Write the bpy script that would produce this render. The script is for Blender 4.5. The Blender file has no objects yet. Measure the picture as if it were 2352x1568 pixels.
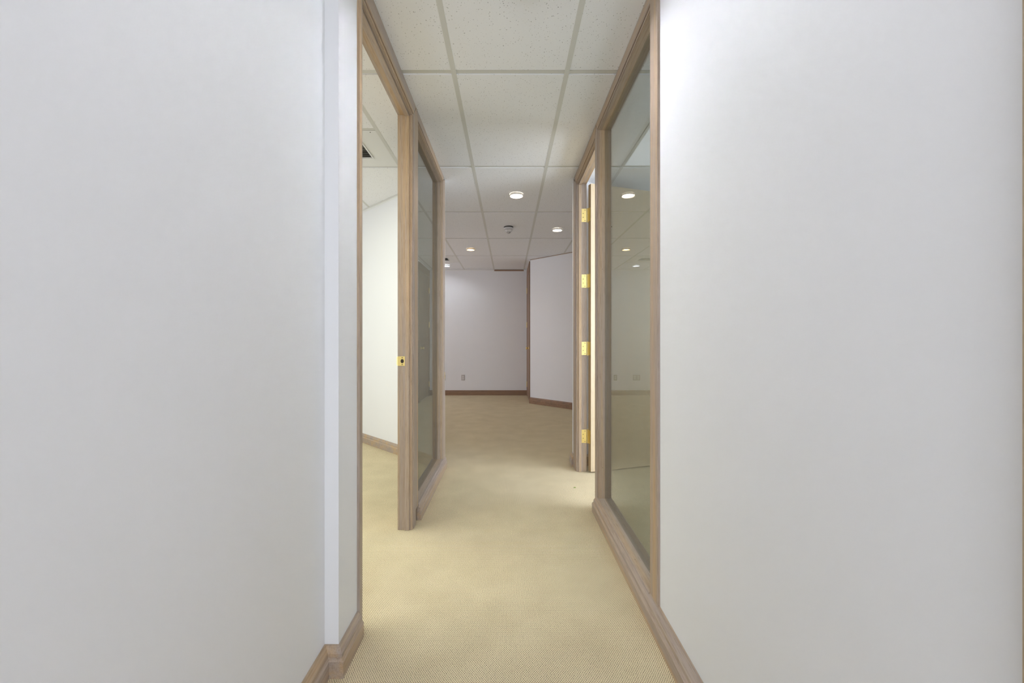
import bpy, bmesh, math, random
from mathutils import Vector, Matrix

random.seed(7)
scene = bpy.context.scene
COL = scene.collection

# ------------------------------------------------------------------ camera
H_CAM = 1.14            # camera height above the carpet
Z_C = 2.58              # ceiling height
F_PX = 952.0
cam_d = bpy.data.cameras.new('camera')
cam_d.sensor_fit = 'HORIZONTAL'
cam_d.sensor_width = 36.0
cam_d.lens = F_PX / 2352.0 * 36.0
cam_d.shift_x = 8.0 / 2352.0
cam_d.shift_y = -4.0 / 2352.0
cam_d.clip_start = 0.02
cam = bpy.data.objects.new('camera', cam_d)
cam.location = (0, 0, H_CAM)
cam.rotation_euler = (math.pi / 2, 0, 0)
COL.objects.link(cam)
scene.camera = cam

# ------------------------------------------------------------------ world + exposure
world = bpy.data.worlds.new('world')
scene.world = world
world.use_nodes = True
world.node_tree.nodes['Background'].inputs[0].default_value = (0.8, 0.86, 1.0, 1)
world.node_tree.nodes['Background'].inputs[1].default_value = 0.0
scene.view_settings.view_transform = 'Standard'
scene.view_settings.look = 'None'
scene.view_settings.gamma = 1.0
scene.view_settings.use_curve_mapping = False
scene.view_settings.exposure = 0.22
scene.cycles.max_bounces = 10
scene.cycles.diffuse_bounces = 5
scene.cycles.use_light_tree = False
scene.cycles.adaptive_threshold = 0.03
scene.cycles.caustics_reflective = False
scene.cycles.caustics_refractive = False
scene.cycles.transparent_max_bounces = 12

# colour x strength of every light (lens or lit blind of each)
LIGHT = {
    'corridor_near': (245, 250, 278),     # downlight over the camera's end of the corridor
    'corridor': (146, 122, 96),          # downlight in the middle of the corridor
    'hall': (28, 24, 18.6),              # downlight on the right of the hall
    'warm': (30, 19.8, 9),              # yellowish downlight
    'wallwash': (84, 93, 100),          # downlight by the end wall
    'fill_troffer_back': (1.4, 1.4, 1.45),         # unseen troffers added as fill behind the camera
    'fill_troffer_left': (9.2, 9.4, 7.7),  # unseen troffers added to brighten the left room
    'troffer_right': (0.68, 0.76, 0.9),       # the one seen through the right glass
    'fill_troffer_right_deep': (2.6, 2.5, 2.1),  # unseen troffer added to brighten the right room
    'fill_blind_left': (2.3, 2.4, 2.5),           # unseen fill panels added as roller blinds in outer walls
    'fill_blind_right': (8.2, 9.2, 10.6),
    'fill_blind_hall': (3.5, 3.35, 3.6),
    'fill_blind_back': (6.8, 7.2, 8),
}

# ------------------------------------------------------------------ materials
def new_mat(name):
    m = bpy.data.materials.new(name)
    m.use_nodes = True
    nt = m.node_tree
    return m, nt, nt.nodes['Principled BSDF'], nt.nodes['Material Output']

def node(nt, t, **kw):
    n = nt.nodes.new(t)
    for k, v in kw.items():
        setattr(n, k, v)
    return n

def math_n(nt, op, a=None, b=None, c=None, clamp=False):
    n = node(nt, 'ShaderNodeMath', operation=op, use_clamp=clamp)
    for i, v in enumerate((a, b, c)):
        if v is None:
            continue
        if isinstance(v, (int, float)):
            n.inputs[i].default_value = v
        else:
            nt.links.new(v, n.inputs[i])
    return n.outputs[0]

def ramp(nt, fac, stops):
    r = node(nt, 'ShaderNodeValToRGB')
    el = r.color_ramp.elements
    el[0].position, el[0].color = stops[0][0], (*stops[0][1], 1)
    el[1].position, el[1].color = stops[-1][0], (*stops[-1][1], 1)
    for p, c in stops[1:-1]:
        e = el.new(p); e.color = (*c, 1)
    nt.links.new(fac, r.inputs[0])
    return r.outputs[0]

def position(nt, scale=(1, 1, 1)):
    g = node(nt, 'ShaderNodeNewGeometry')
    mp = node(nt, 'ShaderNodeMapping')
    mp.inputs['Scale'].default_value = scale
    nt.links.new(g.outputs['Position'], mp.inputs[0])
    return mp.outputs[0]

def noise(nt, vec, scale=1.0, detail=3.0, rough=0.5):
    n = node(nt, 'ShaderNodeTexNoise')
    n.inputs['Scale'].default_value = scale
    n.inputs['Detail'].default_value = detail
    n.inputs['Roughness'].default_value = rough
    nt.links.new(vec, n.inputs['Vector'])
    return n.outputs['Fac']

def bump(nt, bsdf, h, strength=0.2, dist=0.002):
    b = node(nt, 'ShaderNodeBump')
    b.inputs['Strength'].default_value = strength
    b.inputs['Distance'].default_value = dist
    nt.links.new(h, b.inputs['Height'])
    nt.links.new(b.outputs[0], bsdf.inputs['Normal'])

def m_paint(name, col, rough=0.55):
    m, nt, p, o = new_mat(name)
    v = position(nt)
    n1 = noise(nt, v, 1.3, 2)
    c = ramp(nt, n1, [(0.3, tuple(x * 0.985 for x in col)), (0.7, col)])
    nt.links.new(c, p.inputs['Base Color'])
    p.inputs['Roughness'].default_value = rough
    p.inputs['Specular IOR Level'].default_value = 0.25

    return m

def m_plain(name, col, rough=0.5, metal=0.0, spec=0.5):
    m, nt, p, o = new_mat(name)
    p.inputs['Base Color'].default_value = (*col, 1)
    p.inputs['Roughness'].default_value = rough
    p.inputs['Metallic'].default_value = metal
    p.inputs['Specular IOR Level'].default_value = spec
    return m

def m_wood(name, axis, tone):
    """pickled oak: fine pores and wide cathedral bands stretched along one axis"""
    grey, mid, warm, dark = tone
    m, nt, p, o = new_mat(name)
    s1, s2 = [60.0] * 3, [22.0] * 3
    s1[axis], s2[axis] = 1.6, 0.55
    fine = noise(nt, position(nt, s1), 3.0, 4, 0.6)
    wide = noise(nt, position(nt, s2), 1.0, 3, 0.55)
    pores = [420.0] * 3; pores[axis] = 14.0
    pn = noise(nt, position(nt, pores), 1.0, 1)
    base = ramp(nt, wide, [(0.30, grey), (0.48, mid), (0.66, warm)])
    fr = ramp(nt, fine, [(0.32, dark), (0.55, (1, 1, 1))])
    mx = node(nt, 'ShaderNodeMix', data_type='RGBA', blend_type='MULTIPLY')
    mx.inputs[0].default_value = 0.40
    nt.links.new(base, mx.inputs[6]); nt.links.new(fr, mx.inputs[7])
    pr = ramp(nt, pn, [(0.30, (0.55, 0.50, 0.45)), (0.42, (1, 1, 1))])
    mx2 = node(nt, 'ShaderNodeMix', data_type='RGBA', blend_type='MULTIPLY')
    mx2.inputs[0].default_value = 0.45
    nt.links.new(mx.outputs[2], mx2.inputs[6]); nt.links.new(pr, mx2.inputs[7])
    nt.links.new(mx2.outputs[2], p.inputs['Base Color'])
    p.inputs['Roughness'].default_value = 0.42
    p.inputs['Specular IOR Level'].default_value = 0.4
    bump(nt, p, fine, 0.12, 0.0008)
    return m

TONE_OAK = ((0.365, 0.308, 0.276), (0.415, 0.333, 0.264), (0.49, 0.348, 0.208), (0.62, 0.52, 0.42))
TONE_HALL = ((0.23, 0.150, 0.095), (0.27, 0.165, 0.10), (0.32, 0.19, 0.11), (0.55, 0.45, 0.38))
TONE_LEAF = ((0.61, 0.50, 0.345), (0.63, 0.51, 0.345), (0.65, 0.51, 0.33), (0.85, 0.77, 0.68))
OAK = [m_wood('oak_grain_' + a, i, TONE_OAK) for i, a in enumerate('xyz')]
HALL = [m_wood('brown_oak_grain_' + a, i, TONE_HALL) for i, a in enumerate('xyz')]
LEAF = m_wood('pale_oak_veneer', 2, TONE_LEAF)
HONEY = m_wood('honey_oak_edge', 2, ((0.44, 0.32, 0.18), (0.47, 0.34, 0.185), (0.50, 0.35, 0.18), (0.7, 0.6, 0.5)))

WALL = m_paint('white_wall_paint', (0.80, 0.805, 0.82))
TRIMW = m_plain('white_enamel', (0.78, 0.78, 0.76), 0.45)
GRID = m_plain('grid_enamel', (0.66, 0.66, 0.62), 0.5)
BRASS = m_plain('polished_brass', (0.84, 0.67, 0.27), 0.34, 1.0)
DARKHOLE = m_plain('dark_hole', (0.035, 0.025, 0.02), 0.8)
SCREW = m_plain('screw_recess', (0.16, 0.12, 0.05), 0.5, 0.6)
BLACK = m_plain('black_plastic', (0.05, 0.045, 0.04), 0.5)
PLAST = m_plain('white_plastic', (0.72, 0.71, 0.70), 0.35)
PLASTG = m_plain('ivory_plastic', (0.50, 0.47, 0.45), 0.4)
VENT = m_plain('grey_vent_metal', (0.30, 0.30, 0.27), 0.5)
PLENUM = m_plain('plenum_concrete', (0.10, 0.085, 0.07), 0.9)
PUTTY = m_plain('dark_putty', (0.13, 0.10, 0.08), 0.8)
GREEN = m_plain('green_scrap', (0.20, 0.30, 0.04), 0.8)

def make_carpet():
    m, nt, p, o = new_mat('berber_carpet')
    g = node(nt, 'ShaderNodeNewGeometry')
    # wobble the rows of loops a little
    wob = node(nt, 'ShaderNodeTexNoise'); wob.inputs['Scale'].default_value = 60.0
    wob.inputs['Detail'].default_value = 1.0
    nt.links.new(g.outputs['Position'], wob.inputs['Vector'])
    sub = node(nt, 'ShaderNodeVectorMath', operation='SUBTRACT'); sub.inputs[1].default_value = (0.5, 0.5, 0.5)
    nt.links.new(wob.outputs['Color'], sub.inputs[0])
    scl = node(nt, 'ShaderNodeVectorMath', operation='SCALE'); scl.inputs['Scale'].default_value = 0.0035
    nt.links.new(sub.outputs[0], scl.inputs[0])
    add = node(nt, 'ShaderNodeVectorMath', operation='ADD')
    nt.links.new(g.outputs['Position'], add.inputs[0]); nt.links.new(scl.outputs[0], add.inputs[1])
    sep = node(nt, 'ShaderNodeSeparateXYZ'); nt.links.new(add.outputs[0], sep.inputs[0])
    kx, ky = 2 * math.pi / 0.0077, 2 * math.pi / 0.0106
    a = math_n(nt, 'MULTIPLY', sep.outputs[0], kx)
    b = math_n(nt, 'MULTIPLY', sep.outputs[1], ky)
    u = math_n(nt, 'COSINE', a)
    v = math_n(nt, 'COSINE', b)
    lat = math_n(nt, 'MULTIPLY', u, v)            # +1 at a staggered lattice
    pv = position(nt)
    irregular = noise(nt, pv, 150.0, 2)
    patch = noise(nt, pv, 5.0, 3)
    k = math_n(nt, 'ADD', lat, math_n(nt, 'MULTIPLY', math_n(nt, 'SUBTRACT', irregular, 0.5), 1.3))
    mr = node(nt, 'ShaderNodeMapRange', interpolation_type='SMOOTHSTEP')
    mr.inputs[1].default_value = 0.20; mr.inputs[2].default_value = 0.85
    nt.links.new(k, mr.inputs[0])
    spot = mr.outputs[0]
    loop = ramp(nt, patch, [(0.30, (0.70, 0.60, 0.40)), (0.70, (0.78, 0.675, 0.455))])
    tuft = ramp(nt, irregular, [(0.3, (0.86, 0.85, 0.84)), (0.7, (1, 1, 1))])
    m1 = node(nt, 'ShaderNodeMix', data_type='RGBA', blend_type='MULTIPLY'); m1.inputs[0].default_value = 1.0
    nt.links.new(loop, m1.inputs[6]); nt.links.new(tuft, m1.inputs[7])
    m2 = node(nt, 'ShaderNodeMix', data_type='RGBA')
    nt.links.new(math_n(nt, 'MULTIPLY', spot, 0.97), m2.inputs[0])
    nt.links.new(m1.outputs[2], m2.inputs[6]); m2.inputs[7].default_value = (0.075, 0.060, 0.048, 1)
    nt.links.new(m2.outputs[2], p.inputs['Base Color'])
    p.inputs['Roughness'].default_value = 0.95
    p.inputs['Specular IOR Level'].default_value = 0.1
    inv = math_n(nt, 'SUBTRACT', 1.0, spot)
    bump(nt, p, inv, 0.35, 0.002)
    return m
CARPET = make_carpet()

def make_tile():
    m, nt, p, o = new_mat('fissured_ceiling_tile')
    v = position(nt, (1.0, 0.75, 1.0))
    vo = node(nt, 'ShaderNodeTexVoronoi'); vo.inputs['Scale'].default_value = 115.0
    vo.inputs['Randomness'].default_value = 1.0
    warp = node(nt, 'ShaderNodeTexNoise'); warp.inputs['Scale'].default_value = 130.0
    nt.links.new(v, warp.inputs['Vector'])
    sc = node(nt, 'ShaderNodeVectorMath', operation='SCALE'); sc.inputs['Scale'].default_value = 0.012
    nt.links.new(warp.outputs['Color'], sc.inputs[0])
    ad = node(nt, 'ShaderNodeVectorMath', operation='ADD')
    nt.links.new(v, ad.inputs[0]); nt.links.new(sc.outputs[0], ad.inputs[1])
    nt.links.new(ad.outputs[0], vo.inputs['Vector'])
    # only some of the cells carry a pinhole
    sepc = node(nt, 'ShaderNodeSeparateColor'); nt.links.new(vo.outputs['Color'], sepc.inputs[0])
    pick = math_n(nt, 'GREATER_THAN', sepc.outputs[0], 0.25)
    size = math_n(nt, 'MULTIPLY_ADD', sepc.outputs[1], 0.16, 0.07)
    hole = math_n(nt, 'MULTIPLY', math_n(nt, 'LESS_THAN', vo.outputs['Distance'], size), pick)
    mx = node(nt, 'ShaderNodeMix', data_type='RGBA')
    nt.links.new(math_n(nt, 'MULTIPLY', hole, 0.75), mx.inputs[0])
    mx.inputs[6].default_value = (0.865, 0.87, 0.88, 1); mx.inputs[7].default_value = (0.30, 0.29, 0.28, 1)
    nt.links.new(mx.outputs[2], p.inputs['Base Color'])
    p.inputs['Roughness'].default_value = 0.9
    p.inputs['Specular IOR Level'].default_value = 0.1
    bump(nt, p, noise(nt, v, 160.0, 3), 0.25, 0.002)
    return m
TILE = make_tile()

def make_glass():
    """grey tinted pane: each of its two faces takes the root of the tint, mirror by Fresnel"""
    m, nt, p, o = new_mat('grey_tinted_glass')
    nt.nodes.remove(p)
    tr = node(nt, 'ShaderNodeBsdfTransparent'); tr.inputs[0].default_value = (0.50, 0.515, 0.495, 1)
    gl = node(nt, 'ShaderNodeBsdfGlossy'); gl.inputs['Roughness'].default_value = 0.0
    gl.inputs[0].default_value = (1, 1, 1, 1)
    lw = node(nt, 'ShaderNodeLayerWeight'); lw.inputs[0].default_value = 0.5
    fr = math_n(nt, 'ADD', math_n(nt, 'MULTIPLY', math_n(nt, 'POWER', lw.outputs['Facing'], 5.0), 0.96), 0.04)
    mix = node(nt, 'ShaderNodeMixShader')
    nt.links.new(fr, mix.inputs[0])
    nt.links.new(tr.outputs[0], mix.inputs[1]); nt.links.new(gl.outputs[0], mix.inputs[2])
    nt.links.new(mix.outputs[0], o.inputs[0])
    return m
GLASS = make_glass()

def m_emit(name, col, strength):
    m, nt, p, o = new_mat(name)
    nt.nodes.remove(p)
    e = node(nt, 'ShaderNodeEmission')
    e.inputs[0].default_value = (*col, 1); e.inputs[1].default_value = strength
    nt.links.new(e.outputs[0], o.inputs[0])
    return m

def m_lens(name, col, strength):
    """prismatic acrylic: glowing grid of small pyramids"""
    m, nt, p, o = new_mat(name)
    v = position(nt)
    vo = node(nt, 'ShaderNodeTexVoronoi'); vo.inputs['Scale'].default_value = 90.0
    vo.inputs['Randomness'].default_value = 0.25
    nt.links.new(v, vo.inputs['Vector'])
    c = ramp(nt, vo.outputs['Distance'], [(0.0, tuple(x * 0.88 for x in col)), (0.7, col)])
    nt.links.new(c, p.inputs['Emission Color'])
    p.inputs['Emission Strength'].default_value = strength
    p.inputs['Base Color'].default_value = (0.8, 0.8, 0.8, 1)
    p.inputs['Roughness'].default_value = 0.3
    return m

def make_frost():
    m, nt, p, o = new_mat('frosted_trim_glass')
    nt.nodes.remove(p)
    d = node(nt, 'ShaderNodeBsdfDiffuse'); d.inputs[0].default_value = (0.85, 0.85, 0.85, 1)
    t = node(nt, 'ShaderNodeBsdfTranslucent'); t.inputs[0].default_value = (0.24, 0.24, 0.24, 1)
    a = node(nt, 'ShaderNodeMixShader'); a.inputs[0].default_value = 0.5
    nt.links.new(d.outputs[0], a.inputs[1]); nt.links.new(t.outputs[0], a.inputs[2])
    nt.links.new(a.outputs[0], o.inputs[0])
    return m
FROST = make_frost()

def split(rgb):
    k = max(max(rgb), 1e-6)
    return tuple(c / k for c in rgb), k

# ------------------------------------------------------------------ helpers
WPOS = {}

def obj(name, bm, mat, parent=None, loc=None, smooth=False):
    """bm in world coordinates -> ONE mesh object whose origin is loc (or its parent's origin)"""
    o0 = Vector(loc) if loc is not None else (WPOS[parent.name].copy() if parent else Vector((0, 0, 0)))
    if isinstance(bm, bpy.types.Mesh):
        me = bm
    else:
        bmesh.ops.recalc_face_normals(bm, faces=bm.faces)
        bm.transform(Matrix.Translation(-o0))
        me = bpy.data.meshes.new(name)
        bm.to_mesh(me); bm.free()
        if smooth:
            for f in me.polygons: f.use_smooth = True
        me.materials.append(mat)
    o = bpy.data.objects.new(name, me)
    COL.objects.link(o)
    WPOS[o.name] = o0
    if parent:
        o.parent = parent
        o.location = o0 - WPOS[parent.name]
    else:
        o.location = o0
    return o

def tag(o, label=None, cat=None, group=None, kind=None):
    if label: o['label'] = label
    if cat: o['category'] = cat
    if group: o['group'] = group
    if kind: o['kind'] = kind
    return o

def empty(name, loc, label, cat, group=None, kind=None):
    o = bpy.data.objects.new(name, None)
    o.empty_display_size = 0.1
    o.location = loc
    COL.objects.link(o)
    WPOS[o.name] = Vector(loc)
    return tag(o, label, cat, group, kind)

def bx(x0, x1, y0, y1, z0, z1, bm=None, bev=0.0):
    nb = bmesh.new()
    v = [nb.verts.new((x, y, z)) for x in (x0, x1) for y in (y0, y1) for z in (z0, z1)]
    for f in ((0, 1, 3, 2), (4, 6, 7, 5), (0, 4, 5, 1), (2, 3, 7, 6), (0, 2, 6, 4), (1, 5, 7, 3)):
        nb.faces.new([v[i] for i in f])
    bmesh.ops.recalc_face_normals(nb, faces=nb.faces)
    if bev:
        bmesh.ops.bevel(nb, geom=nb.edges[:], offset=bev, segments=2, affect='EDGES', profile=0.6)
    if bm is None:
        return nb
    t = bpy.data.meshes.new('t'); nb.to_mesh(t); nb.free(); bm.from_mesh(t); bpy.data.meshes.remove(t)
    return bm

def poly_prism(pts, z0, z1):
    bm = bmesh.new()
    lo = [bm.verts.new((x, y, z0)) for x, y in pts]
    hi = [bm.verts.new((x, y, z1)) for x, y in pts]
    n = len(pts)
    bm.faces.new(lo[::-1]); bm.faces.new(hi)
    for i in range(n):
        bm.faces.new((lo[i], lo[(i + 1) % n], hi[(i + 1) % n], hi[i]))
    return bm

def rings(ra, rb, bm=None, cap=True):
    """bridge two equal polygons (lists of points) into a bar"""
    bm = bm or bmesh.new()
    A = [bm.verts.new(p) for p in ra]; B = [bm.verts.new(p) for p in rb]
    n = len(A)
    for i in range(n):
        bm.faces.new((A[i], A[(i + 1) % n], B[(i + 1) % n], B[i]))
    if cap:
        bm.faces.new(A[::-1]); bm.faces.new(B)
    return bm

def lathe(profile, centre, axis='Z', seg=32, closed=False):
    bm = bmesh.new()
    cx, cy, cz = centre
    cols = []
    for k in range(seg):
        a = 2 * math.pi * k / seg
        c, s = math.cos(a), math.sin(a)
        ring = []
        for r, h in profile:
            if axis == 'Z': p = (cx + r * c, cy + r * s, cz + h)
            elif axis == 'X': p = (cx + h, cy + r * c, cz + r * s)
            else: p = (cx + r * c, cy + h, cz + r * s)
            ring.append(bm.verts.new(p))
        cols.append(ring)
    n = len(profile)
    for k in range(seg):
        A, B = cols[k], cols[(k + 1) % seg]
        for i in range(n if closed else n - 1):
            j = (i + 1) % n
            bm.faces.new((A[i], A[j], B[j], B[i]))
    bmesh.ops.remove_doubles(bm, verts=bm.verts, dist=1e-6)
    return bm

# ------------------------------------------------------------------ plan
# X right, Y along the corridor away from the camera, Z up
XL, XR = 0.582, 0.593            # corridor drywall faces (left is negative)
THK = 0.083                      # wall thickness at the frames
PRJ = 0.010                      # how far the casings stand proud
BEAD = 0.022

DOOR1 = (1.640, 2.485)
WIN1 = (2.640, 3.610)
WIN2 = (1.725, 2.715)
DOOR2 = (2.814, 3.585)
Z_DOOR, Z_WIN, Z_SILL = 2.487, 2.512, 0.100
L_NEAR, L_END = 1.592, 3.728     # left casing start / end
R_NEAR, R_END = 1.622, 3.725

def wall(name, pts, label, z0=0.0, z1=Z_C):
    o = obj(name, poly_prism(pts, z0, z1), WALL, loc=(pts[0][0], pts[0][1], 0))
    return tag(o, label, 'wall', kind='structure')

# ------------------------------------------------------------------ floor
fl = obj('floor', bx(-4.5, 3.6, -3.3, 8.9, -0.08, 0.0), CARPET, loc=(0, 3, 0))
tag(fl, 'beige berber loop carpet with small dark flecks along the corridor and hall', 'floor', kind='structure')

# ------------------------------------------------------------------ walls
wall('wall_left', [(-0.63, -3.0), (-0.63, 1.42), (-XL, 1.42), (-XL, L_NEAR + 0.012), (-XL - THK, L_NEAR + 0.012),
                   (-XL - THK, 1.52), (-0.74, 1.52), (-0.74, -3.0)],
     'plain white corridor wall in the left foreground, with a shallow jog before the frame')
wall('wall_right', [(XR, -3.0), (XR, R_NEAR + 0.012), (XR + THK, R_NEAR + 0.012), (XR + THK, 1.5), (0.72, 1.5), (0.72, -3.0)],
     'plain white corridor wall in the right foreground beside the tinted glass')
wall('wall_back', [(-4.3, 8.52), (0.39, 8.52), (0.39, 8.64), (-4.3, 8.64)],
     'white end wall of the hall with a socket low on it')
wall('wall_angled_left', [(-XL, L_END), (-XL - THK, L_END - 0.012), (-2.2, 5.175), (-2.13, 5.27), (-XL, 3.80)],
     'white wall set at an angle inside the bright room on the left')
wall('wall_angled_right', [(0.39, 7.45), (2.3, 5.54), (2.3, 5.69), (0.54, 7.45)],
     'white wall set at an angle on the right of the hall')
wall('wall_corner_right', [(XR, R_END - 0.012), (XR, 3.85), (1.20, 4.30), (3.3, 4.30), (3.3, 4.20), (1.25, 4.20), (XR + THK + 0.02, 3.76), (XR + THK, R_END - 0.012)],
     'narrow white wall end beside the hinged door frame')
wall('wall_side_hall', [(2.3, 4.30), (2.3, 5.69), (2.4, 5.69), (2.4, 4.30)], 'white side wall of the hall out on the right')
wall('wall_left_hall', [(-4.3, 5.27), (-4.3, 8.52), (-4.4, 8.52), (-4.4, 5.27)], 'white side wall of the hall out on the left')
wall('wall_left_hall_front', [(-4.3, 5.27), (-2.13, 5.27), (-2.2, 5.175), (-4.3, 5.175)], 'white wall between the left room and the hall')
wall('wall_left_room_side', [(-3.7, -0.6), (-3.7, 5.175), (-3.8, 5.175), (-3.8, -0.6)], 'white outer wall of the room on the left')
wall('wall_left_room_near', [(-3.8, -0.7), (-0.74, -0.7), (-0.74, -0.6), (-3.8, -0.6)], 'white near wall of the room on the left')
wall('wall_right_room_side', [(3.3, 0.1), (3.4, 0.1), (3.4, 4.30), (3.3, 4.30)], 'white outer wall of the room on the right')
wall('wall_right_room_near', [(0.72, 0.1), (3.3, 0.1), (3.3, 0.2), (0.72, 0.2)], 'white near wall of the room on the right')
wall('wall_behind', [(-0.74, -3.1), (0.72, -3.1), (0.72, -3.0), (-0.74, -3.0)], 'white wall closing the corridor behind the viewer')

# ------------------------------------------------------------------ ceiling: lay-in tiles in an exposed grid
X0, DX = -0.2955, 0.61
Y0, DY = 2.235, 1.22
ceil = obj('ceiling', bx(-4.5, 3.6, -3.3, 8.9, Z_C + 0.16, Z_C + 0.24), PLENUM, loc=(0, 3, Z_C + 0.16))
tag(ceil, 'suspended ceiling of white speckled tiles in a pale metal grid', 'ceiling', kind='structure')

def tile_mesh(w, l):
    bm = bmesh.new()
    e, lip = 0.020, 0.007
    bx(-w / 2, w / 2, -l / 2 + e, l / 2 - e, 0.0, 0.016, bm)
    bx(-w / 2, w / 2, -l / 2 + 0.002, -l / 2 + e, lip, 0.016, bm)
    bx(-w / 2, w / 2, l / 2 - e, l / 2 - 0.002, lip, 0.016, bm)
    me = bpy.data.meshes.new('ceiling_tile')
    bm.to_mesh(me); bm.free(); me.materials.append(TILE)
    return me

T_FULL, T_HALF = tile_mesh(DX - 0.004, DY), tile_mesh(DX - 0.004, DY / 2)
half_first = {(-2, 0): 2, (-2, 4): 1}     # cells shared by a square panel: which half is the panel
troffer_cells = {(2, 0), (3, -1), (-3, 0), (-3, -1), (0, -2), (0, -3)}
for c in range(-6, 6):
    for r in range(-4, 6):
        xc = X0 + DX * (c + 0.5)
        ya, yb = Y0 + DY * r, Y0 + DY * (r + 1)
        if xc < -4.25 or xc > 3.35 or (xc > 2.4 and ya > 4.4) or (abs(xc) > 0.9 and yb < -0.7):
            continue
        if (c, r) in troffer_cells:
            continue
        z = Z_C + 0.001
        if (c, r) in half_first:
            yc = ya + DY / 4 if half_first[(c, r)] == 2 else ya + 3 * DY / 4
            obj('ceiling_tile', T_HALF, TILE, ceil, loc=(xc, yc, z))
        elif r == 5:
            # cut tiles against the end wall; the one in the middle was cut short and leaves a slot
            gap = 0.030 if c == 0 else 0.002
            bm = bx(xc - DX / 2 + 0.002, xc + DX / 2 - 0.002, ya + 0.014, 8.52 - gap, Z_C + 0.001, Z_C + 0.016)
            obj('ceiling_tile', bm, TILE, ceil, loc=(xc, ya, z))
        else:
            obj('ceiling_tile', T_FULL, TILE, ceil, loc=(xc, (ya + yb) / 2, z))
for c in range(-6, 7):
    x = X0 + DX * c
    if x < -4.3 or x > 3.4: continue
    bm = bx(x - 0.013, x + 0.013, -3.1, 8.52, Z_C, Z_C + 0.006)
    bx(x - 0.002, x + 0.002, -3.1, 8.52, Z_C + 0.006, Z_C + 0.034, bm)
    obj('main_runner', bm, GRID, ceil, loc=(x, 3, Z_C))
for r in range(-4, 6):
    y = Y0 + DY * r
    for c in range(-6, 6):
        xa, xb = X0 + DX * c + 0.013, X0 + DX * (c + 1) - 0.013
        if xb < -4.3 or xa > 3.35 or (xa > 2.4 and y > 4.4) or (abs(xa) > 1.2 and y < -0.9):
            continue
        dz = 0.0045 + random.uniform(-0.0008, 0.0008)
        sk = random.uniform(-0.002, 0.002)
        bm = bx(xa, xb, y - 0.0125, y + 0.0125, Z_C + dz, Z_C + dz + 0.004)
        for v in bm.verts:
            v.co.y += sk * (1 if v.co.x > (xa + xb) / 2 else -1)
        obj('cross_tee', bm, GRID, ceil, loc=(xa, y, Z_C))
for (c, r), h in half_first.items():
    y = Y0 + DY * (r + 0.5)
    xa, xb = X0 + DX * c + 0.013, X0 + DX * (c + 1) - 0.013
    obj('cross_tee', bx(xa, xb, y - 0.0125, y + 0.0125, Z_C + 0.004, Z_C + 0.008), GRID, ceil, loc=(xa, y, Z_C))

# wall angles: the thin metal edge under the tiles
def angle_strip(n, p, q, nrm, label, mat=TRIMW, reveal=False):
    (x0, y0), (x1, y1), (nx, ny) = p, q, nrm
    def ring(x, y):
        return [(x + nx * a, y + ny * a, z) for a, z in
                ((0.0005, Z_C - 0.022), (0.0025, Z_C - 0.022), (0.0025, Z_C - 0.0035), (0.022, Z_C - 0.0035), (0.022, Z_C - 0.0015), (0.0005, Z_C - 0.0015))]
    o = obj('trim_%d' % n, rings(ring(x0, y0), ring(x1, y1)), mat, loc=(x0, y0, Z_C - 0.022))
    if reveal:
        def ring2(x, y):
            return [(x + nx * a, y + ny * a, z) for a, z in ((0.003, Z_C - 0.012), (0.006, Z_C - 0.012), (0.006, Z_C - 0.0036), (0.003, Z_C - 0.0036))]
        obj('reveal', rings(ring2(x0, y0), ring2(x1, y1)), HALL[0], o)
    tag(o, label, 'trim', kind='structure')
S2 = math.sqrt(0.5)
angle_strip(1, (-4.3, 8.52), (0.30, 8.52), (0, -1), 'thin pale metal edge strip where the end wall meets the ceiling')
angle_strip(2, (0.39, 7.45), (2.3, 5.54), (-S2, -S2), 'thin pale metal edge strip along the top of the angled hall wall', reveal=True)
_d = Vector((-2.2 + XL + THK, 5.175 - L_END + 0.012)).normalized()
angle_strip(3, (-XL - THK - 0.03, L_END + 0.02), (-2.19, 5.165), (_d.y * -1, _d.x), 'thin pale metal edge strip atop the angled wall of the left room')

o = obj('trim_5', bx(X0 + 0.002, X0 + DX - 0.002, 8.512, 8.5172, Z_C - 0.030, Z_C - 0.004), HALL[0], loc=(X0, 8.515, Z_C - 0.03))  # brown strip on the wall stands in for the shade in the tile slot
tag(o, 'short dark brown strip standing in for the shaded slot between middle tile and end wall', 'trim', kind='structure')

# ------------------------------------------------------------------ baseboards
BASE = [(0.0, 0.0), (0.026, 0.0), (0.026, 0.056), (0.022, 0.062), (0.019, 0.064), (0.019, 0.078), (0.014, 0.085), (0.009, 0.092), (0.007, 0.098), (0.0, 0.098)]

def base_ring(x, y, nx, ny, k=1.0, s=1.0):
    return [(x + nx * (a * s + 0.0003), y + ny * (a * s + 0.0003), z * k) for a, z in BASE]

def baseboard(name, segs, label, mats, k=1.0, s=1.0):
    """segs: list of runs, each a list of (x, y, nx, ny) stations (offset direction already mitred)"""
    bm = bmesh.new()
    for run in segs:
        for A, B in zip(run[:-1], run[1:]):
            rings(base_ring(*A, k, s), base_ring(*B, k, s), bm)
    o = obj(name, bm, mats, loc=(segs[0][0][0], segs[0][0][1], 0))
    return tag(o, label, 'baseboard', kind='structure')

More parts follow.
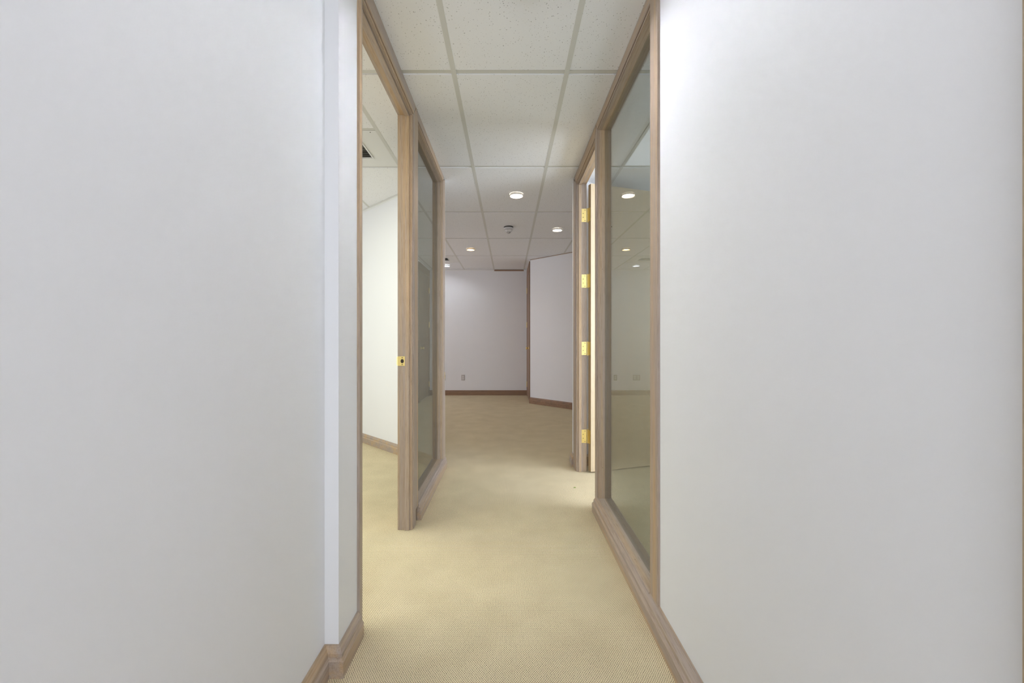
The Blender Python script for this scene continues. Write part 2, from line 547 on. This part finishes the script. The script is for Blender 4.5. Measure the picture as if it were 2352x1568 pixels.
baseboard('baseboard_left', [[(-0.63, -3.0, 1, 0), (-0.63, 1.42, 1, -1), (-XL, 1.42, 1, -1), (-XL, L_NEAR - 0.001, 1, 0)]],
          'grey-brown oak baseboard stepping round the jog of the left wall', OAK[1])
baseboard('baseboard_right', [[(XR, -3.0, -1, 0), (XR, WIN2[1] + BEAD + 0.020, -1, 0)]],
          'grey-brown oak baseboard running along the right wall and below its tinted glass', OAK[1], 1.0, 1.45)
baseboard('baseboard_left_glass', [[(-XL, WIN1[0] - 0.022, 1, 0), (-XL, L_END, 1, 0)]],
          'pale oak baseboard under the left tinted glass', OAK[1], 1.0, 1.15)
baseboard('baseboard_back', [[(-4.3, 8.52, 0, -1), (0.385, 8.52, 0, -1)]],
          'dark brown baseboard along the end wall of the hall', HALL[0], 1.05, 0.8)
baseboard('baseboard_angled_right', [[(0.39, 7.45, -S2, -S2), (2.3, 5.54, -S2, -S2)]],
          'dark brown baseboard along the angled hall wall', HALL[0], 1.12, 0.9)
baseboard('baseboard_corner_right', [[(XR, R_END, -1, 0), (XR, 3.85, -1, 0.45), (1.20, 4.30, -0.35, 1)]],
          'short oak baseboard at the narrow wall end past the hinged door', OAK[1])
_n = (-_d.y, _d.x)
baseboard('baseboard_angled_left', [[(-XL - THK, L_END - 0.012, *_n), (-2.2, 5.175, *_n)]],
          'honey oak baseboard along the angled wall in the left room', OAK[0], 1.0, 0.8)

baseboard('baseboard_left_room', [[(-2.2, 5.175, 0.34, -1), (-3.7, 5.175, 1, -1), (-3.7, -0.6, 1, 1)]],
          'oak baseboard round the far side of the left room', OAK[0], 1.0, 0.8)
baseboard('baseboard_right_room', [[(XR + THK + 0.02, 3.76, 0.6, -0.78), (1.25, 4.20, 0.35, -1), (3.3, 4.20, -1, -1), (3.3, 0.2, -1, 0)]],
          'oak baseboard round the far side of the right room', OAK[0], 1.0, 0.8)

# ------------------------------------------------------------------ framed openings
CAS = [(0.000, -0.013), (0.000, -0.004), (0.0030, -0.004), (0.0036, 0.0035), (0.0055, 0.0045), (0.0100, 0.0045), (0.0106, -0.009), (0.0150, -0.009), (0.0156, PRJ - 0.002), (0.0175, PRJ)]   # (u from opening, proud)

def framed(root, s, xw, y0, y1, z0, z1, wn, wf, top, is_window, jn=0.030, jf=0.030):
    """jambs, head and mitred casings of one opening in a side wall; s = -1 left, +1 right"""
    X = lambda dep: s * (xw + dep)            # dep > 0 into the wall, < 0 proud of it
    zb = 0.0 if not is_window else z0
    def side(y, sg, width):                   # sg: direction away from the opening
        prof = [p for p in CAS if p[0] < width] + [(width, PRJ), (width, -0.013)]
        lo = [(X(-p), y + sg * u, 0.0 if not is_window else z0 - 0.006) for u, p in prof]
        hi = [(X(-p), y + sg * u, z1 + min(u, top)) for u, p in prof]
        return rings(lo, hi)
    obj('casing', side(y0, -1, wn), OAK[2], root)
    obj('casing', side(y1, 1, wf), OAK[2], root)
    prof = CAS + [(top, PRJ), (top, -0.013)]
    A = [(X(-p), y0 - min(u, wn), z1 + u) for u, p in prof]
    B = [(X(-p), y1 + min(u, wf), z1 + u) for u, p in prof]
    obj('head_casing', rings(A, B), OAK[1], root)
    xa, xb = sorted((X(0.0125), X(THK)))
    obj('jamb', bx(xa, xb, y0 - jn, y0, zb, z1, bev=0.001), OAK[2], root)
    obj('jamb', bx(xa, xb, y1, y1 + jf, zb, z1, bev=0.001), OAK[2], root)
    obj('head_jamb', bx(xa, xb, y0 - jn, y1 + jf, z1, Z_C - 0.001), OAK[1], root)
    if is_window:
        # sill board, with a shallow nosing toward the corridor, and the stool below it
        pr = [(-0.012, 0.0), (-0.015, 0.004), (-0.015, 0.012), (-0.010, 0.016), (THK, 0.016), (THK, -0.03), (0.0, -0.03), (0.0, 0.0)]
        A = [(X(d), y0 - 0.016, z0 - 0.016 + z) for d, z in pr]
        B = [(X(d), y1 + 0.016, z0 - 0.016 + z) for d, z in pr]
        obj('sill', rings(A, B), OAK[1], root)
        xa, xb = sorted((X(0.004), X(THK)))
        obj('apron', bx(xa, xb, y0 - jn, y1 + jf, 0.0, z0 - 0.046), OAK[1], root)
        gx = X(0.040)
        pane = obj('pane', bx(gx - 0.003, gx + 0.003, y0 - 0.003, y1 + 0.003, z0 - 0.003, z1 + 0.003), GLASS, root)
        pane['label'] = 'grey tinted glass pane'
    else:
        a, b = sorted((X(0.0128), X(0.038)))
        obj('door_stop', bx(a, b, y0, y0 + 0.010, 0, z1 - 0.010, bev=0.002), OAK[2], root)
        obj('door_stop', bx(a, b, y1 - 0.010, y1, 0, z1 - 0.010, bev=0.002), OAK[2], root)
        obj('door_stop', bx(a, b, y0, y1, z1 - 0.010, z1, bev=0.002), OAK[1], root)

mulL = (WIN1[0] - DOOR1[1]) / 2
d1 = empty('door_1', (-XL, DOOR1[0], 0), 'open oak door frame without a leaf, leading to the bright left room', 'door frame', kind='structure')
framed(d1, -1, XL, *DOOR1, 0, Z_DOOR, DOOR1[0] - L_NEAR, mulL, Z_C - Z_DOOR - 0.0005, False, 0.034, mulL)
w1 = empty('window_1', (-XL, WIN1[0], 0), 'narrow tall oak-framed tinted glass panel on the left of the corridor', 'interior window', kind='structure')
framed(w1, -1, XL, *WIN1, Z_SILL, Z_WIN, mulL, L_END - WIN1[1], Z_C - Z_WIN - 0.0005, True, mulL, 0.10)
mulR = (DOOR2[0] - WIN2[1]) / 2
w2 = empty('window_2', (XR, WIN2[0], 0), 'large oak-framed tinted glass panel on the right, mirroring the ceiling lights', 'interior window', kind='structure')
framed(w2, 1, XR, *WIN2, Z_SILL, Z_WIN, WIN2[0] - R_NEAR, mulR, Z_C - Z_WIN - 0.0005, True, 0.085, mulR)
d2 = empty('door_2', (XR, DOOR2[0], 0), 'oak door frame on the right with a pale leaf swung open on four brass hinges', 'door', kind='structure')
framed(d2, 1, XR, *DOOR2, 0, Z_DOOR, mulR, R_END - DOOR2[1], Z_C - Z_DOOR - 0.0005, False, mulR, 0.10)

# filled nail holes in the right glass frame
for y, z in ((1.96, None), (2.40, None)):
    obj('nail_hole', bx(XR + 0.004, XR + 0.007, y, y + 0.004, Z_SILL - 0.0002, Z_SILL + 0.0003), PUTTY, w2)
for x, z in ((XR + 0.022, 0.30), (XR + 0.052, 0.30), (XR + 0.020, 1.60)):
    obj('nail_hole', bx(x, x + 0.003, WIN2[1] - 0.0004, WIN2[1] + 0.0002, z, z + 0.004), PUTTY, w2)

# strike plate on the far jamb of the left opening
def disc_y(x, y, z, r, depth, seg=14):
    return lathe([(0, 0), (r, 0), (r, depth), (0, depth)], (x, y, z), 'Y', seg)
zs = 1.012
yj = DOOR1[1]
xs = -XL - 0.0610
sp = obj('strike_plate', bx(xs - 0.0215, xs + 0.0215, yj - 0.0018, yj, zs - 0.0285, zs + 0.0285, bev=0.0006), BRASS, d1)
sp['label'] = 'brass strike plate'
bm = bmesh.new()
rings([(xs - 0.0215, yj - 0.0018, zs - 0.026), (xs - 0.0215, yj, zs - 0.026), (xs - 0.0215, yj, zs + 0.026), (xs - 0.0215, yj - 0.0018, zs + 0.026)],
      [(xs - 0.030, yj + 0.006, zs - 0.022), (xs - 0.030, yj + 0.008, zs - 0.022), (xs - 0.030, yj + 0.008, zs + 0.022), (xs - 0.030, yj + 0.006, zs + 0.022)], bm)
obj('lip', bm, BRASS, sp)
bm = disc_y(xs + 0.006, yj - 0.0021, zs, 0.0125, 0.0012, 20)
for v in bm.verts: v.co.x = xs + 0.006 + (v.co.x - xs - 0.006) * 0.8
obj('latch_hole', bm, DARKHOLE, sp)
for dz in (-0.0205, 0.0205):
    obj('screw', disc_y(xs + 0.006, yj - 0.0022, zs + dz, 0.0035, 0.001), SCREW, sp)
# latch plate glimpsed at the end of the left partition
ep = obj('edge_plate', bx(-XL + PRJ - 0.001, -XL + PRJ + 0.0015, L_END - 0.014, L_END - 0.002, 0.79, 0.85, bev=0.0004), BRASS, w1)
ep['label'] = 'small brass plate'

# door leaf, hinged at the far jamb and swung into the right room
PHI = math.radians(18.0)
PIV = Vector((XR + THK + 0.008, DOOR2[1] - 0.002, 0))
def swing(bm):
    """bm built as a leaf opened exactly 90 degrees relative to the pivot -> world"""
    bm.transform(Matrix.Translation(PIV) @ Matrix.Rotation(PHI, 4, 'Z'))
    return bm
W_LEAF = DOOR2[1] - DOOR2[0] - 0.010
lb = bx(0.004, W_LEAF, -0.050, -0.007, 0.012, Z_DOOR - 0.014, bev=0.0012)
leaf = obj('door_leaf', swing(lb), LEAF, d2)
leaf['label'] = 'pale flush oak door leaf'
eb = obj('edge_band', swing(bx(0.0030, 0.0041, -0.0488, -0.0082, 0.014, Z_DOOR - 0.016)), HONEY, leaf)
for sg, yy in ((-1, -0.050), (1, -0.007)):
    kb = lathe([(0, 0), (0.032, 0), (0.032, 0.004), (0.012, 0.009), (0.010, 0.026), (0.020, 0.034), (0.027, 0.046), (0.024, 0.058), (0.012, 0.064), (0, 0.064)], (0, 0, 0), 'Y', 24)
    if sg < 0: kb.transform(Matrix.Rotation(math.pi, 4, 'Z'))
    kb.transform(Matrix.Translation((W_LEAF - 0.065, yy, 1.0)))
    obj('door_knob', swing(kb), BRASS, leaf, smooth=True)

HINGE_Z = (2.215, 1.647, 1.065, 0.306)
for hz in HINGE_Z:
    a, b = XR + 0.0385, XR + THK - 0.001
    hg = obj('hinge', bx(a, b, DOOR2[1] - 0.0022, DOOR2[1] - 0.0001, hz - 0.057, hz + 0.057, bev=0.0006), BRASS, d2)
    hg['label'] = 'brass butt hinge'
    for k, (dx, dz) in enumerate(((0.030, 0.045), (0.014, 0.017), (0.014, -0.017), (0.030, -0.045))):
        obj('screw', disc_y(a + dx, DOOR2[1] - 0.0028, hz + dz, 0.0036, 0.001, 10), SCREW, hg)
    px, py = PIV.x, PIV.y
    kn = bmesh.new()
    for k in range(5):
        seg = lathe([(0, 0), (0.0062, 0.0004), (0.0062, 0.0222), (0, 0.0226)], (px, py, hz - 0.057 + k * 0.0229), 'Z', 14)
        t = bpy.data.meshes.new('t'); seg.to_mesh(t); seg.free(); kn.from_mesh(t); bpy.data.meshes.remove(t)
    for zz in (hz + 0.0575, hz - 0.0575 - 0.006):
        seg = lathe([(0, 0), (0.0045, 0.001), (0.0045, 0.005), (0, 0.006)], (px, py, zz), 'Z', 12)
        t = bpy.data.meshes.new('t'); seg.to_mesh(t); seg.free(); kn.from_mesh(t); bpy.data.meshes.remove(t)
    obj('knuckle', kn, BRASS, hg)
    obj('leaf_plate', swing(bx(0.0010, 0.0031, -0.042, -0.003, hz - 0.057, hz + 0.057)), BRASS, hg)

# ------------------------------------------------------------------ oak casing at the right edge of the view
tr = obj('trim_4', rings([(XR, 0.467, 0.0), (XR - 0.014, 0.467, 0.0), (XR - 0.017, 0.461, 0.0), (XR - 0.017, 0.395, 0.0), (XR - 0.010, 0.385, 0.0), (XR, 0.385, 0.0)],
                         [(XR, 0.467, 2.12), (XR - 0.014, 0.467, 2.12), (XR - 0.017, 0.461, 2.12), (XR - 0.017, 0.395, 2.12), (XR - 0.010, 0.385, 2.12), (XR, 0.385, 2.12)]),
         OAK[2], loc=(XR, 0.43, 0))
tag(tr, 'upright oak casing strip at the far right edge of the picture', 'trim', kind='structure')

# ------------------------------------------------------------------ hall door in the side wall, seen almost edge-on
d3 = empty('door_3', (0.39, 8.06, 0), 'brown hall door seen edge-on beside the end wall, with a brass knob', 'door', kind='structure')
wl = wall('wall_door_hall', [(0.39, 7.45), (0.39, 8.64), (0.52, 8.64), (0.52, 7.50)], 'short hall wall that holds the brown door')
ya, yb, zt = 7.56, 8.40, 2.40
obj('door_leaf', bx(0.378, 0.389, ya, yb, 0.012, zt, bev=0.001), HALL[2], d3)
obj('casing', bx(0.372, 0.389, ya - 0.095, ya - 0.003, 0, Z_C - 0.026, bev=0.003), HALL[2], d3)
obj('casing', bx(0.372, 0.389, yb + 0.003, yb + 0.095, 0, Z_C - 0.026, bev=0.003), HALL[2], d3)
obj('head_casing', bx(0.372, 0.389, ya - 0.003, yb + 0.003, zt + 0.003, Z_C - 0.026, bev=0.003), HALL[1], d3)
kb = lathe([(0, 0), (-0.0, 0.0), (0.030, 0), (0.030, -0.004), (0.012, -0.008), (0.010, -0.026), (0.020, -0.032), (0.026, -0.043), (0.022, -0.054), (0.010, -0.058), (0, -0.058)], (0.378, 7.66, 0.985), 'X', 24)
kn3 = obj('door_knob', kb, BRASS, d3, smooth=True); kn3['label'] = 'round brass knob'
for hz in (2.13, 1.44, 0.24):
    h3 = obj('hinge', lathe([(0, -0.055), (0.0065, -0.055), (0.0065, 0.055), (0, 0.055)], (0.371, yb + 0.001, hz), 'Z', 12), BRASS, d3)

# ------------------------------------------------------------------ recessed lights
def downlight(x, y, key, label, drop=0.023):
    r = 0.066
    root = empty('recessed_light', (x, y, Z_C), label, 'ceiling light', 'round recessed ceiling lights')
    prof = [(r, 0.0), (r, -0.003), (r - 0.005, -0.010), (r - 0.005, -0.013), (r, -drop + 0.003), (r, -drop), (r - 0.004, -drop),
            (r - 0.005, -drop + 0.004), (r - 0.009, -0.012), (r - 0.004, -0.003), (r - 0.004, 0.0)]
    obj('trim_ring', lathe(prof, (x, y, Z_C), 'Z', 40, closed=True), FROST, root, smooth=True)
    obj('lens', lathe([(0, -0.002), (r - 0.0045, -0.002), (r - 0.0045, 0.0), (0, 0.0)], (x, y, Z_C), 'Z', 40),
        m_emit('lamp_lens_glow', *split(LIGHT[key])), root)
    return root
downlight(0.083, 1.655, 'corridor_near', 'round recessed light overhead at the top edge of the picture')
downlight(0.078, 4.10, 'corridor', 'largest lit round recessed light, in the middle strip of the ceiling')
downlight(0.634, 5.39, 'hall', 'round recessed light on the right, level with the smoke detector')
downlight(-0.60, 6.56, 'warm', 'yellowish round recessed light left of the middle strip')
downlight(-1.20, 8.00, 'wallwash', 'small round recessed light washing the end wall beside the vent')

# ------------------------------------------------------------------ lay-in troffers: one seen through the glass, the rest added unseen as fill
def troffer(c, r, key, label):
    xa, xb = X0 + DX * c + 0.014, X0 + DX * (c + 1) - 0.014
    y0, y1 = Y0 + DY * r + 0.014, Y0 + DY * (r + 1) - 0.014
    root = empty('fluorescent_troffer', ((xa + xb) / 2, (y0 + y1) / 2, Z_C), label, 'ceiling light', 'lay-in fluorescent troffers')
    f = bmesh.new()
    w = 0.022
    for a in ((xa, xa + w, y0, y1), (xb - w, xb, y0, y1), (xa + w, xb - w, y0, y0 + w), (xa + w, xb - w, y1 - w, y1)):
        bx(*a, Z_C - 0.004, Z_C + 0.012, f)
    obj('frame', f, TRIMW, root)
    obj('lens', bx(xa + w, xb - w, y0 + w, y1 - w, Z_C + 0.001, Z_C + 0.004), m_lens('troffer_lens_glow', *split(LIGHT[key])), root)
    obj('housing', bx(xa, xb, y0, y1, Z_C + 0.013, Z_C + 0.10), TRIMW, root)
troffer(2, 0, 'troffer_right', 'bluish ceiling light panel seen through the right tinted glass')
troffer(3, -1, 'fill_troffer_right_deep', 'added fill light panel deeper in the right room, out of view')
troffer(-3, 0, 'fill_troffer_left', 'far added fill light panel in the left room, out of view')
troffer(-3, -1, 'fill_troffer_left', 'near added fill light panel in the left room, out of view')
troffer(0, -2, 'fill_troffer_back', 'added fill light panel over the corridor just behind the viewer')
troffer(0, -3, 'fill_troffer_back', 'added fill light panel over the corridor far behind the viewer')

# ------------------------------------------------------------------ air panels
def air_panel(c, y0, label):
    xa, xb = X0 + DX * c + 0.014, X0 + DX * (c + 1) - 0.014
    ya, yb = y0 + 0.014, y0 + DY / 2 - 0.014
    cx, cy = (xa + xb) / 2, (ya + yb) / 2
    root = empty('air_vent', (cx, cy, Z_C), label, 'air vent', 'square ceiling air vents')
    hw = 0.145
    f = bmesh.new()
    for a in ((xa, cx - hw, ya, yb), (cx + hw, xb, ya, yb), (cx - hw, cx + hw, ya, cy - hw), (cx - hw, cx + hw, cy + hw, yb)):
        bx(*a, Z_C + 0.001, Z_C + 0.004, f)
    obj('face_panel', f, TRIMW, root)
    f = bmesh.new()
    for a in ((cx - hw, cx - hw + 0.012, cy - hw, cy + hw), (cx + hw - 0.012, cx + hw, cy - hw, cy + hw),
              (cx - hw + 0.012, cx + hw - 0.012, cy - hw, cy - hw + 0.012), (cx - hw + 0.012, cx + hw - 0.012, cy + hw - 0.012, cy + hw)):
        bx(*a, Z_C - 0.004, Z_C + 0.006, f)
    obj('collar', f, TRIMW, root)
    obj('duct', bx(cx - hw, cx + hw, cy - hw, cy + hw, Z_C + 0.060, Z_C + 0.064), VENT, root)
    n = 7
    for k in range(n):
        y = cy - hw + 0.03 + k * (2 * hw - 0.06) / (n - 1)
        A = [(cx - hw + 0.012, y - 0.012, Z_C), (cx - hw + 0.012, y - 0.011, Z_C), (cx - hw + 0.012, y + 0.013, Z_C + 0.024), (cx - hw + 0.012, y + 0.012, Z_C + 0.024)]
        B = [(cx + hw - 0.012, p[1], p[2]) for p in A]
        obj('louvre', rings(A, B), VENT, root)
    for sx in (-1, 1):
        obj('screw', lathe([(0, -0.001), (0.004, -0.001), (0.004, 0.001), (0, 0.001)], (cx + sx * 0.25, ya + 0.02, Z_C + 0.001), 'Z', 8), DARKHOLE, root)
air_panel(-2, Y0 + DY / 2, 'square white air vent panel in the ceiling of the left room')
air_panel(-2, Y0 + 4 * DY, 'square dark-cored air vent in the hall ceiling near the end wall')

# ------------------------------------------------------------------ smoke detector
sx, sy = 0.0, 5.29
sm = empty('smoke_detector', (sx, sy, Z_C), 'conical smoke detector hanging from the middle ceiling strip', 'smoke detector')
obj('mounting_ring', lathe([(0, 0), (0.060, 0), (0.061, -0.005), (0.058, -0.012), (0, -0.012)], (sx, sy, Z_C), 'Z', 32), BLACK, sm, smooth=False)
obj('body', lathe([(0, -0.012), (0.054, -0.012), (0.060, -0.016), (0.061, -0.026), (0.057, -0.033), (0.045, -0.036), (0, -0.036)], (sx, sy, Z_C), 'Z', 32), PLAST, sm)
obj('smoke_gap', lathe([(0, -0.036), (0.043, -0.036), (0.041, -0.044), (0, -0.044)], (sx, sy, Z_C), 'Z', 32), PLASTG, sm)
obj('cone', lathe([(0, -0.044), (0.046, -0.044), (0.047, -0.049), (0.042, -0.055), (0.032, -0.066), (0, -0.066)], (sx, sy, Z_C), 'Z', 32), PLAST, sm)
obj('sensor_cap', lathe([(0, -0.066), (0.026, -0.066), (0.026, -0.073), (0.019, -0.081), (0.010, -0.086), (0, -0.087)], (sx, sy, Z_C), 'Z', 24), PLASTG, sm)

# ------------------------------------------------------------------ wall sockets on the end wall
def socket(x, z, gangs, label):
    w = 0.070 if gangs == 1 else 0.150
    y = 8.52
    root = empty('wall_socket', (x, y, z), label, 'wall socket', 'sockets on the end wall')
    obj('cover_plate', bx(x - w / 2, x + w / 2, y - 0.006, y - 0.0003, z - 0.058, z + 0.058, bev=0.002), PLASTG, root)
    for g in range(gangs):
        gx = x if gangs == 1 else x + (g - 0.5) * 0.07
        for dz in (-0.020, 0.020):
            rc = obj('receptacle', bx(gx - 0.017, gx + 0.017, y - 0.0085, y - 0.006, z + dz - 0.014, z + dz + 0.014, bev=0.001), PLAST, root)
            for dx in (-0.006, 0.006):
                obj('slot', bx(gx + dx - 0.0012, gx + dx + 0.0012, y - 0.0092, y - 0.0083, z + dz - 0.004, z + dz + 0.005), BLACK, rc)
socket(-0.935, 0.362, 1, 'small pale socket low on the end wall')
socket(-1.37, 0.362, 2, 'double socket on the end wall, seen only as a reflection in the right glass')

# ------------------------------------------------------------------ fill lights added as windows in the outer walls, outside the view
def fill_window(n, c, along, nrm, w, z0, z1, key, label):
    '''added fill light shaped as a window with its roller blind down: c = centre on the wall face, nrm = unit vector into the room'''
    nx, ny = nrm
    ax, ay = along
    root = empty('window_%d' % n, (c[0], c[1], z0), label, 'window', kind='structure')  # added window, there to carry the glowing fill panel
    def plate(u0, u1, d0, d1, za, zb):
        xs_ = [c[0] + ax * u + nx * d for u in (u0, u1) for d in (d0, d1)]
        ys_ = [c[1] + ay * u + ny * d for u in (u0, u1) for d in (d0, d1)]
        return bx(min(xs_), max(xs_), min(ys_), max(ys_), za, zb)
    f = 0.06
    for a in ((-w / 2 - f, -w / 2, z0 - f, z1 + f), (w / 2, w / 2 + f, z0 - f, z1 + f), (-w / 2, w / 2, z0 - f, z0), (-w / 2, w / 2, z1, z1 + f)):
        obj('window_frame', plate(a[0], a[1], 0.0005, 0.03, a[2], a[3]), TRIMW, root)
    obj('blind', plate(-w / 2, w / 2, 0.004, 0.010, z0, z1), m_emit('fill_blind_glow', *split(LIGHT[key])), root)  # glowing panel added to lift the ambient light
fill_window(3, (-3.7, 2.2), (0, 1), (1, 0), 3.6, 0.75, 2.3, 'fill_blind_left', 'unseen fill light added as a window blind in the outer wall of the left room')
fill_window(4, (3.3, 2.0), (0, 1), (-1, 0), 2.4, 0.75, 2.3, 'fill_blind_right', 'unseen fill light added as a window blind in the outer wall of the right room')
fill_window(5, (-4.3, 6.9), (0, 1), (1, 0), 2.2, 0.6, 2.3, 'fill_blind_hall', 'unseen fill light added as a window blind far out on the left of the hall')
fill_window(6, (-0.0, -3.0), (1, 0), (0, 1), 1.0, 0.3, 2.3, 'fill_blind_back', 'unseen fill light added as a window blind closing the corridor behind the viewer')

# ------------------------------------------------------------------ scrap on the carpet
fy = 3.19
bm = bmesh.new()
pts = [(0.500, fy, 0.001), (0.507, fy - 0.006, 0.004), (0.517, fy - 0.004, 0.003), (0.520, fy + 0.004, 0.001), (0.510, fy + 0.007, 0.005)]
rings([(x, y, z) for x, y, z in pts], [(x, y, z + 0.0015) for x, y, z in pts], bm)
tag(obj('green_scrap', bm, GREEN, loc=(0.51, fy, 0)), 'tiny green scrap lying on the carpet by the open door', 'scrap')
